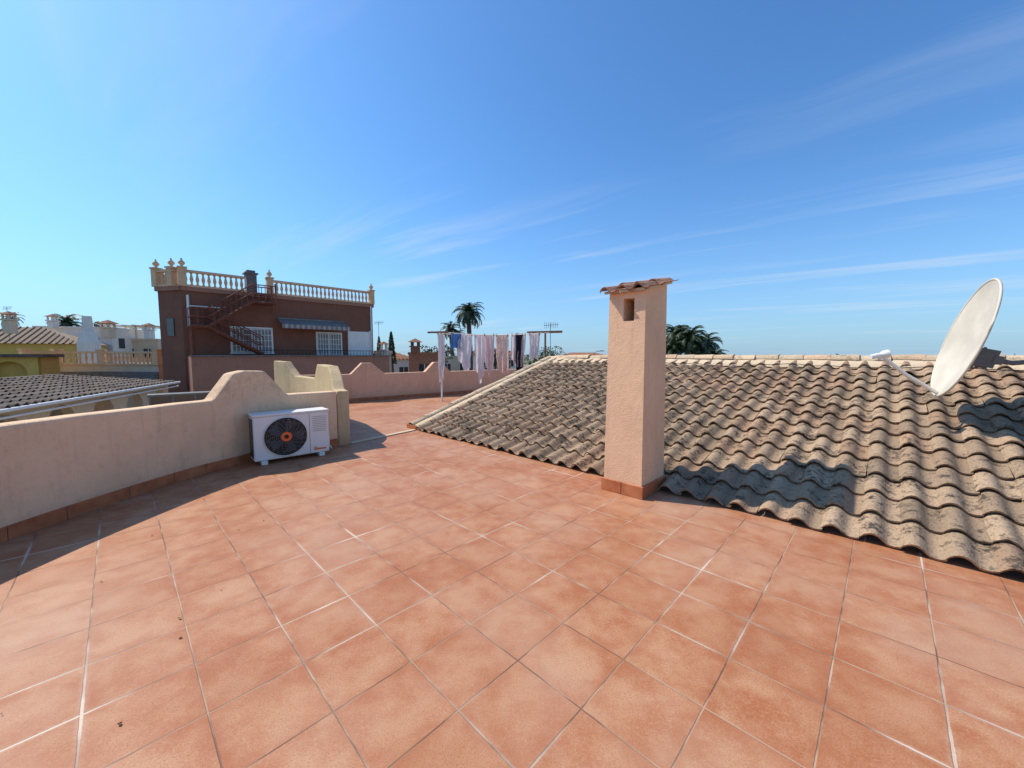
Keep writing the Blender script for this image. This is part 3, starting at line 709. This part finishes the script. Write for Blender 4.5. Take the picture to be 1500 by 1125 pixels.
# ------------------------------------------------------------------ vegetation
def palm(name,x,y,zb,zc,rad,nf=34,tr=.22):
    e=empty(name); mb=MB(); k=9
    mb.tube([(x+.25*math.sin(i*.5)*.5,y,zb+(zc-zb)*i/k) for i in range(k+1)],[tr*(1.25-.35*i/k)*(1+.08*(i%2)) for i in range(k+1)],9,0); mb.build('trunk',[M_trunk],e)
    mb=MB(); top=Vector((x+.25*math.sin(k*.5)*.5,y,zc))
    for i in range(nf):
        az=i*2.399+random.uniform(-.2,.2); el=R(80)-(i/nf)**.9*R(115)+random.uniform(-.1,.1); L=rad*random.uniform(.85,1.15)
        h=Vector((math.cos(az),math.sin(az),0)); pts=[]; p=top.copy(); a=el; stp=L/10
        for j in range(11):
            pts.append(p.copy()); p=p+(h*math.cos(a)+Vector((0,0,1))*math.sin(a))*stp; a-=R(6+j*1.3)
        mb.tube(pts,[.03*rad/2.5*(1-j/12) for j in range(11)],4,0,False)
        sd=Vector((-h.y,h.x,0))
        for j in range(1,10):
            for m_ in range(3):
                q=pts[j].lerp(pts[j+1] if j<10 else pts[j],m_/3.); d=(pts[min(j+1,10)]-pts[j]).normalized()
                ll=rad*.26*math.sin(math.pi*(j+m_/3.+1.2)/12.5)**.6*random.uniform(.8,1.15)
                for s_ in (-1,1):
                    tip=q+(sd*s_*.8+d*.7+Vector((0,0,-.35+random.uniform(-.15,.15)))).normalized()*ll
                    w=d*rad*.022
                    mb.add([q-w,q+w,tip],[(0,1,2)])
    mb.build('fronds',[M_palm],e,recalc=False); return e
x,y=at(688,60); palm('palm_tree',x,y,-3.3,8.1,2.9,44,.35)
x,y=at(662,64); palm('palm_tree',x,y,-3.3,5.9,2.1,34,.3)
x,y=at(672,66); palm('palm_tree',x,y,-3.3,5.0,2.0,30,.3)
for (u,Y,z,r) in [(992,31,3.2,1.7),(1012,30,2.9,1.7),(1034,32,2.5,1.6),(985,30,2.1,1.5),(1050,31,1.5,1.1),(1020,30,1.8,1.6)]:
    x,y=at(u,Y); palm('palm_tree',x,y,-3.3,z,r,46,.2)
x,y=at(105,50); palm('palm_tree',x,y,-3.3,5.6,2.2,40,.3)
x,y=at(22,60); palm('palm_tree',x,y,-3.3,7.2,1.8,22,.2)
def tree(name,x,y,zb,zc,rx,rz,n=900,ls=.16,cone=False):
    e=empty(name); mb=MB(); mb.tube([(x,y,zb),(x+.1,y,(zb+zc)/2),(x,y,zc)],[.22,.15,.06],7)
    for i in range(6):
        a=i*1.05; mb.tube([(x,y,zc-rz*.5),(x+rx*.6*math.cos(a),y+rx*.6*math.sin(a),zc+rz*.2)],[.07,.02],5)
    mb.build('trunk_and_limbs',[M_trunk],e); mb=MB()
    cl=[(Vector((random.gauss(0,.45)*rx,random.gauss(0,.45)*rx,random.uniform(-.7,.8)*rz)),random.uniform(.25,.45)*rx) for _ in range(14)]
    for i in range(n):
        if cone: t=random.random(); c_=Vector((0,0,(t*2-1)*rz)); rr=rx*(1-t)**.7; a=random.uniform(0,6.28); q=c_+Vector((math.cos(a),math.sin(a),0))*rr*random.uniform(.6,1.05)
        else:
            c_,r_=random.choice(cl); v=Vector((random.gauss(0,1),random.gauss(0,1),random.gauss(0,1))).normalized()*r_*random.uniform(.6,1.05); q=c_+v
        q+=Vector((x,y,zc)); a=Vector((random.gauss(0,1),random.gauss(0,1),random.gauss(0,1))).normalized(); b_=a.orthogonal().normalized()
        mb.add([q-a*ls,q+b_*ls*.6,q+a*ls,q-b_*ls*.6],[(0,1,2,3)])
    mb.build('foliage',[M_leaf],e,recalc=False)
x,y=at(574,42); tree('cypress_tree',x,y,-3.3,2.4,.5,1.7,700,.14,True)
x,y=at(556,45); tree('cypress_tree',x,y,-3.3,2.0,.45,1.7,600,.14,True)
x,y=at(148,52); tree('garden_tree',x,y,-3.3,4.6,1.8,1.3)
x,y=at(640,52); tree('garden_tree',x,y,-3.3,1.4,2.2,1.2)
x,y=at(800,58); tree('garden_tree',x,y,-3.3,1.2,2.6,1.1)
x,y=at(725,50); tree('garden_tree',x,y,-3.3,.9,2.2,1.2)
mb=MB()
for i in range(5200):
    a=random.uniform(-75,75); Rr=random.uniform(130,260); x=Rr*math.sin(R(a)); y=Rr*math.cos(R(a))
    hgt=2.6+1.6*mnoise.noise(Vector((a*.22,1,0)))+.9*mnoise.noise(Vector((a*1.1,3,0)))
    z=-3.3+random.random()*hgt*1.5; s_=random.uniform(.7,1.4)
    v=Vector((random.gauss(0,1),random.gauss(0,1),random.gauss(0,1))).normalized(); w=v.orthogonal().normalized()
    q_=Vector((x,y,z)); mb.add([q_-v*s_,q_+w*s_,q_+v*s_,q_-w*s_],[(0,1,2,3)])
mb.build('distant_trees',[M_leaf],recalc=False)

# ------------------------------------------------------------------ street lamp, antennas
x,y=at(870,55); mb=MB(); mb.tube([(x,y,-3.3),(x,y,1.9),(x+.3,y,2.15),(x+.9,y,2.2)],.06,6); mb.box((x+1.1,y,2.2),(.6,.2,.12),0); mb.build('street_lamp',[M_grey])
def antenna(name,x,y,z0,z1,sc=1):
    mb=MB(); mb.tube([(x,y,z0),(x,y,z1)],.016,5); mb.tube([(x-.4*sc,y,z1-.1),(x+.5*sc,y,z1-.05)],.011,4)
    for i in range(8): mb.tube([(x-.35*sc+i*.11*sc,y-.05,z1-.1-.2*sc+i*.006),(x-.35*sc+i*.11*sc,y+.05,z1-.1+.2*sc)],.008,4)
    mb.build(name,[M_grey])
x,y=at(806,19); antenna('tv_antenna',x,y,-1,3.15,.8)
x,y=at(556,30); antenna('tv_antenna',x,y,1,4.2,.8)
x,y=at(18,34); antenna('tv_antenna',x,y,3,5.8,.9)

# ------------------------------------------------------------------ laundry
rack=empty('clothes_drying_line')
LP=Vector((-2.42,13.2,0)); RP=Vector((.98,12.3,0)); zl=2.38; zrp=2.33
ld=(RP-LP).normalized(); lw=Vector((-ld.y,ld.x,0))
mb=MB()
mb.tube([(LP.x,LP.y,0),(LP.x,LP.y,zl)],.03,8); mb.build('post_left',[M_white],rack)
mb=MB()
cr=Vector((.93,-.37,0)).normalized()
obox(mb,Vector((LP.x-.12,LP.y,zl)),cr,Vector((-cr.y,cr.x,0)),Vector((0,0,1)),.78,.05,.06)
obox(mb,Vector((RP.x+.05,RP.y,zrp)),cr,Vector((-cr.y,cr.x,0)),Vector((0,0,1)),1.15,.07,.07)
mb.build('cross_bars',[M_wood],rack)
mb=MB(); mb.tube([(RP.x+.08,RP.y,0),(RP.x+.08,RP.y,zrp)],.03,8); mb.build('post_right',[M_wood],rack)
mb=MB(); lines=[]
for k,o_ in enumerate((-.36,-.12,.12,.30)):
    a=Vector((LP.x-.12,LP.y,zl))+cr*o_; b_=Vector((RP.x+.05,RP.y,zrp))+cr*(o_*1.4); lines.append((a,b_))
    mb.tube([a.lerp(b_,i/10)-Vector((0,0,.10*4*(i/10)*(1-i/10))) for i in range(11)],.006,4)
mb.build('lines',[M_white],rack)
def cloth_mat(name,a,b_=None,kind='plain',sc=12):
    m,nt,b=new_mat(name); p=pos(nt); f=noise_n(nt,p,sc,3)
    if kind=='dots': f=N(nt,'ShaderNodeTexVoronoi'); f.inputs['Scale'].default_value=sc; nt.links.new(p,f.inputs['Vector']); f=f.outputs[0]; fac=ramp(nt,f,.25,.3)
    elif kind=='stripe':
        w=N(nt,'ShaderNodeTexWave'); w.bands_direction='Z'; w.inputs['Scale'].default_value=sc; w.inputs['Distortion'].default_value=1; nt.links.new(p,w.inputs['Vector']); fac=ramp(nt,w.outputs[1],.45,.55)
    else: fac=ramp(nt,f,.4,.6)
    c=mixc(nt,fac,a,b_ or [x_*.9 for x_ in a]); nt.links.new(c,b.inputs['Base Color']); b.inputs['Roughness'].default_value=.9
    tr=N(nt,'ShaderNodeBsdfTranslucent'); nt.links.new(c,tr.inputs[0]); mx=N(nt,'ShaderNodeMixShader'); mx.inputs[0].default_value=.4
    nt.links.new(b.outputs[0],mx.inputs[1]); nt.links.new(tr.outputs[0],mx.inputs[2]); nt.links.new(mx.outputs[0],nt.nodes['Material Output'].inputs[0])
    return m
CM=dict(white=cloth_mat('cloth_white',(.82,.76,.74)),lilac=cloth_mat('cloth_pale_rose',(.80,.68,.68),(.84,.76,.74),'dots',9),pink=cloth_mat('cloth_pink',(.80,.60,.57),(.82,.68,.64),'plain',3),
 orange=cloth_mat('cloth_coral',(.66,.27,.18),(.78,.60,.50),'dots',13),navy=cloth_mat('cloth_navy',(.02,.025,.05)),blue=cloth_mat('cloth_blue',(.05,.12,.35),(.10,.25,.5),'dots',14))
def cloth(name,line,t0,t1,drop,mat,seed=0,gather=.0,skew=0,point=0):
    a,b_=lines[line]; mb=MB(); nx,nz=22,14; vs=[]
    for j in range(nz+1):
        v=j/nz
        for i in range(nx+1):
            u=i/nx; um=.5+(u-.5)*(1-gather*v); t=t0+(t1-t0)*um
            P=a.lerp(b_,t)-Vector((0,0,.4*t*(1-t)))
            am=.02+.07*v
            off=math.sin(u*14+seed+v*1.5)*am+mnoise.noise(Vector((u*3+seed,v*2,0)))*.12*v
            dz=drop*v*(1+.05*math.sin(u*5+seed)+skew*(u-.5)-point*abs(u-.5))
            vs.append(P+lw*off+ld*(mnoise.noise(Vector((u*2,v*3,seed)))*.06*v)-Vector((0,0,dz)))
    mb.add(vs,[(j*(nx+1)+i,j*(nx+1)+i+1,(j+1)*(nx+1)+i+1,(j+1)*(nx+1)+i) for j in range(nz) for i in range(nx)],0,0,True)
    mb2=MB()
    for u in (.08,.92):
        P=a.lerp(b_,t0+(t1-t0)*u)-Vector((0,0,.4*t0*(1-t0))); mb2.box((P.x,P.y,P.z),(.02,.03,.09))
    mb.build(name,[mat],rack,recalc=False); mb2.build('pegs',[M_wood],rack)
cloth('towel_a',0,.09,.17,1.6,CM['lilac'],1,.3)
cloth('shorts',2,.10,.20,.5,CM['blue'],2)
cloth('sheet_a',1,.22,.38,1.25,CM['white'],3,.25,.15,.5)
cloth('sheet_b',0,.47,.58,1.6,CM['lilac'],4,.35,0,.4)
cloth('shirt_a',3,.36,.46,1.35,CM['pink'],5,.4,0,.3)
cloth('towel_coral',1,.60,.72,1.2,CM['orange'],6,.05,.25)
cloth('dark_trousers',2,.70,.77,1.4,CM['navy'],7,.2)
cloth('shirt_b',1,.79,.88,1.15,CM['pink'],8,.3,0,.3)
cloth('shirt_c',3,.76,.86,.8,CM['white'],9,.2)
cloth('towel_b',0,.83,.90,1.0,CM['lilac'],10,.1,.3)

# ------------------------------------------------------------------ dry leaves on the floor
mb=MB()
spots=[(-2.02,2.22),(-2.5,3.4),(-2.4,3.6),(-1.7,1.55),(-2.9,2.6),(-3.2,3.3),(-2.9,5.0)]
for i in range(18):
    x,y=spots[i] if i<len(spots) else (random.uniform(-3.9,-1.2),random.uniform(1.4,5.2))
    s_=random.uniform(.005,.011); a=random.uniform(0,6.28)
    k=9; vs=[(x,y,.006)]+[(x+math.cos(a+t*.7)*s_*random.uniform(.5,1.3),y+math.sin(a+t*.7)*s_*random.uniform(.4,1.1),random.uniform(.004,.012)) for t in range(k)]
    mb.add(vs,[(0,j,j%k+1) for j in range(1,k+1)])
mb.build('fallen_leaves',[simple('dry_leaf',(.12,.055,.03),.9)],recalc=False)

# ------------------------------------------------------------------ sun & sky
SUN_EL=50; az=math.atan2(-.94,.33)
sd=Vector((math.sin(az)*math.cos(R(SUN_EL)),math.cos(az)*math.cos(R(SUN_EL)),math.sin(R(SUN_EL))))
L=bpy.data.lights.new('sun','SUN'); L.energy=4.8; L.angle=R(.53); L.color=(1,.93,.82)
lo=bpy.data.objects.new('sun',L); scene.collection.objects.link(lo); lo.rotation_mode='QUATERNION'; lo.rotation_quaternion=sd.to_track_quat('Z','Y'); lo.location=sd*50
w=bpy.data.worlds.new('World'); scene.world=w; w.use_nodes=True; nt=w.node_tree
bg=nt.nodes['Background']; sky=N(nt,'ShaderNodeTexSky'); sky.sky_type='NISHITA'; sky.sun_disc=False
sky.sun_elevation=R(SUN_EL); sky.sun_rotation=az%(2*math.pi); sky.air_density=1.0; sky.dust_density=.9; sky.ozone_density=2.0
tc=N(nt,'ShaderNodeTexCoord'); sep=N(nt,'ShaderNodeSeparateXYZ'); nt.links.new(tc.outputs['Generated'],sep.inputs[0])
def vm(op,a,b_):
    n=N(nt,'ShaderNodeVectorMath',operation=op); nt.links.new(a,n.inputs[0]); n.inputs[1].default_value=b_
    return n
zc=math_n(nt,'MAXIMUM',sep.outputs[2],0)
dz=math_n(nt,'ADD',zc,.06)
def plane(v): return math_n(nt,'DIVIDE',vm('DOT_PRODUCT',tc.outputs['Generated'],v).outputs['Value'],dz)
al=plane((-.81,.59,0)); acx=plane((.59,.81,0))
wob=noise_n(nt,tc.outputs['Generated'],2.5,1)
cx=N(nt,'ShaderNodeCombineXYZ'); nt.links.new(math_n(nt,'MULTIPLY',al,.20),cx.inputs[0]); nt.links.new(math_n(nt,'ADD',math_n(nt,'MULTIPLY',acx,1.5),math_n(nt,'MULTIPLY',wob,.5)),cx.inputs[1]); cx.inputs[2].default_value=3.3
cn=noise_n(nt,cx.outputs[0],1.5,5,.62,.3)
cx2=N(nt,'ShaderNodeCombineXYZ'); nt.links.new(math_n(nt,'MULTIPLY',al,.35),cx2.inputs[0]); nt.links.new(math_n(nt,'MULTIPLY',acx,.5),cx2.inputs[1]); cx2.inputs[2].default_value=1.7
cm=noise_n(nt,cx2.outputs[0],1.0,2,.5)
cf=math_n(nt,'MULTIPLY',math_n(nt,'MULTIPLY',ramp(nt,cn,.50,.84),ramp(nt,cm,.40,.62)),.72)
graded=mixc(nt,1.0,sky.outputs[0],(.70,1.20,1.64),'MULTIPLY')
hz=math_n(nt,'MULTIPLY',math_n(nt,'POWER',math_n(nt,'SUBTRACT',1,math_n(nt,'MINIMUM',math_n(nt,'MULTIPLY',zc,1.8),1)),3.0),.75)
graded=mixc(nt,hz,graded,(3.4,5.0,6.6))
colr=mixc(nt,cf,graded,(6.0,6.7,7.6))
nt.links.new(colr,bg.inputs[0]); bg.inputs[1].default_value=.12

scene.view_settings.view_transform='Standard'; scene.view_settings.look='None'; scene.view_settings.exposure=0
cam=bpy.data.cameras.new('camera'); co=bpy.data.objects.new('camera',cam); scene.collection.objects.link(co); scene.camera=co
cam.sensor_width=36; cam.lens=13.5; cam.clip_end=8000; cam.clip_start=.05
co.location=(0,0,1.6); co.rotation_euler=(R(90-4.3),0,0)
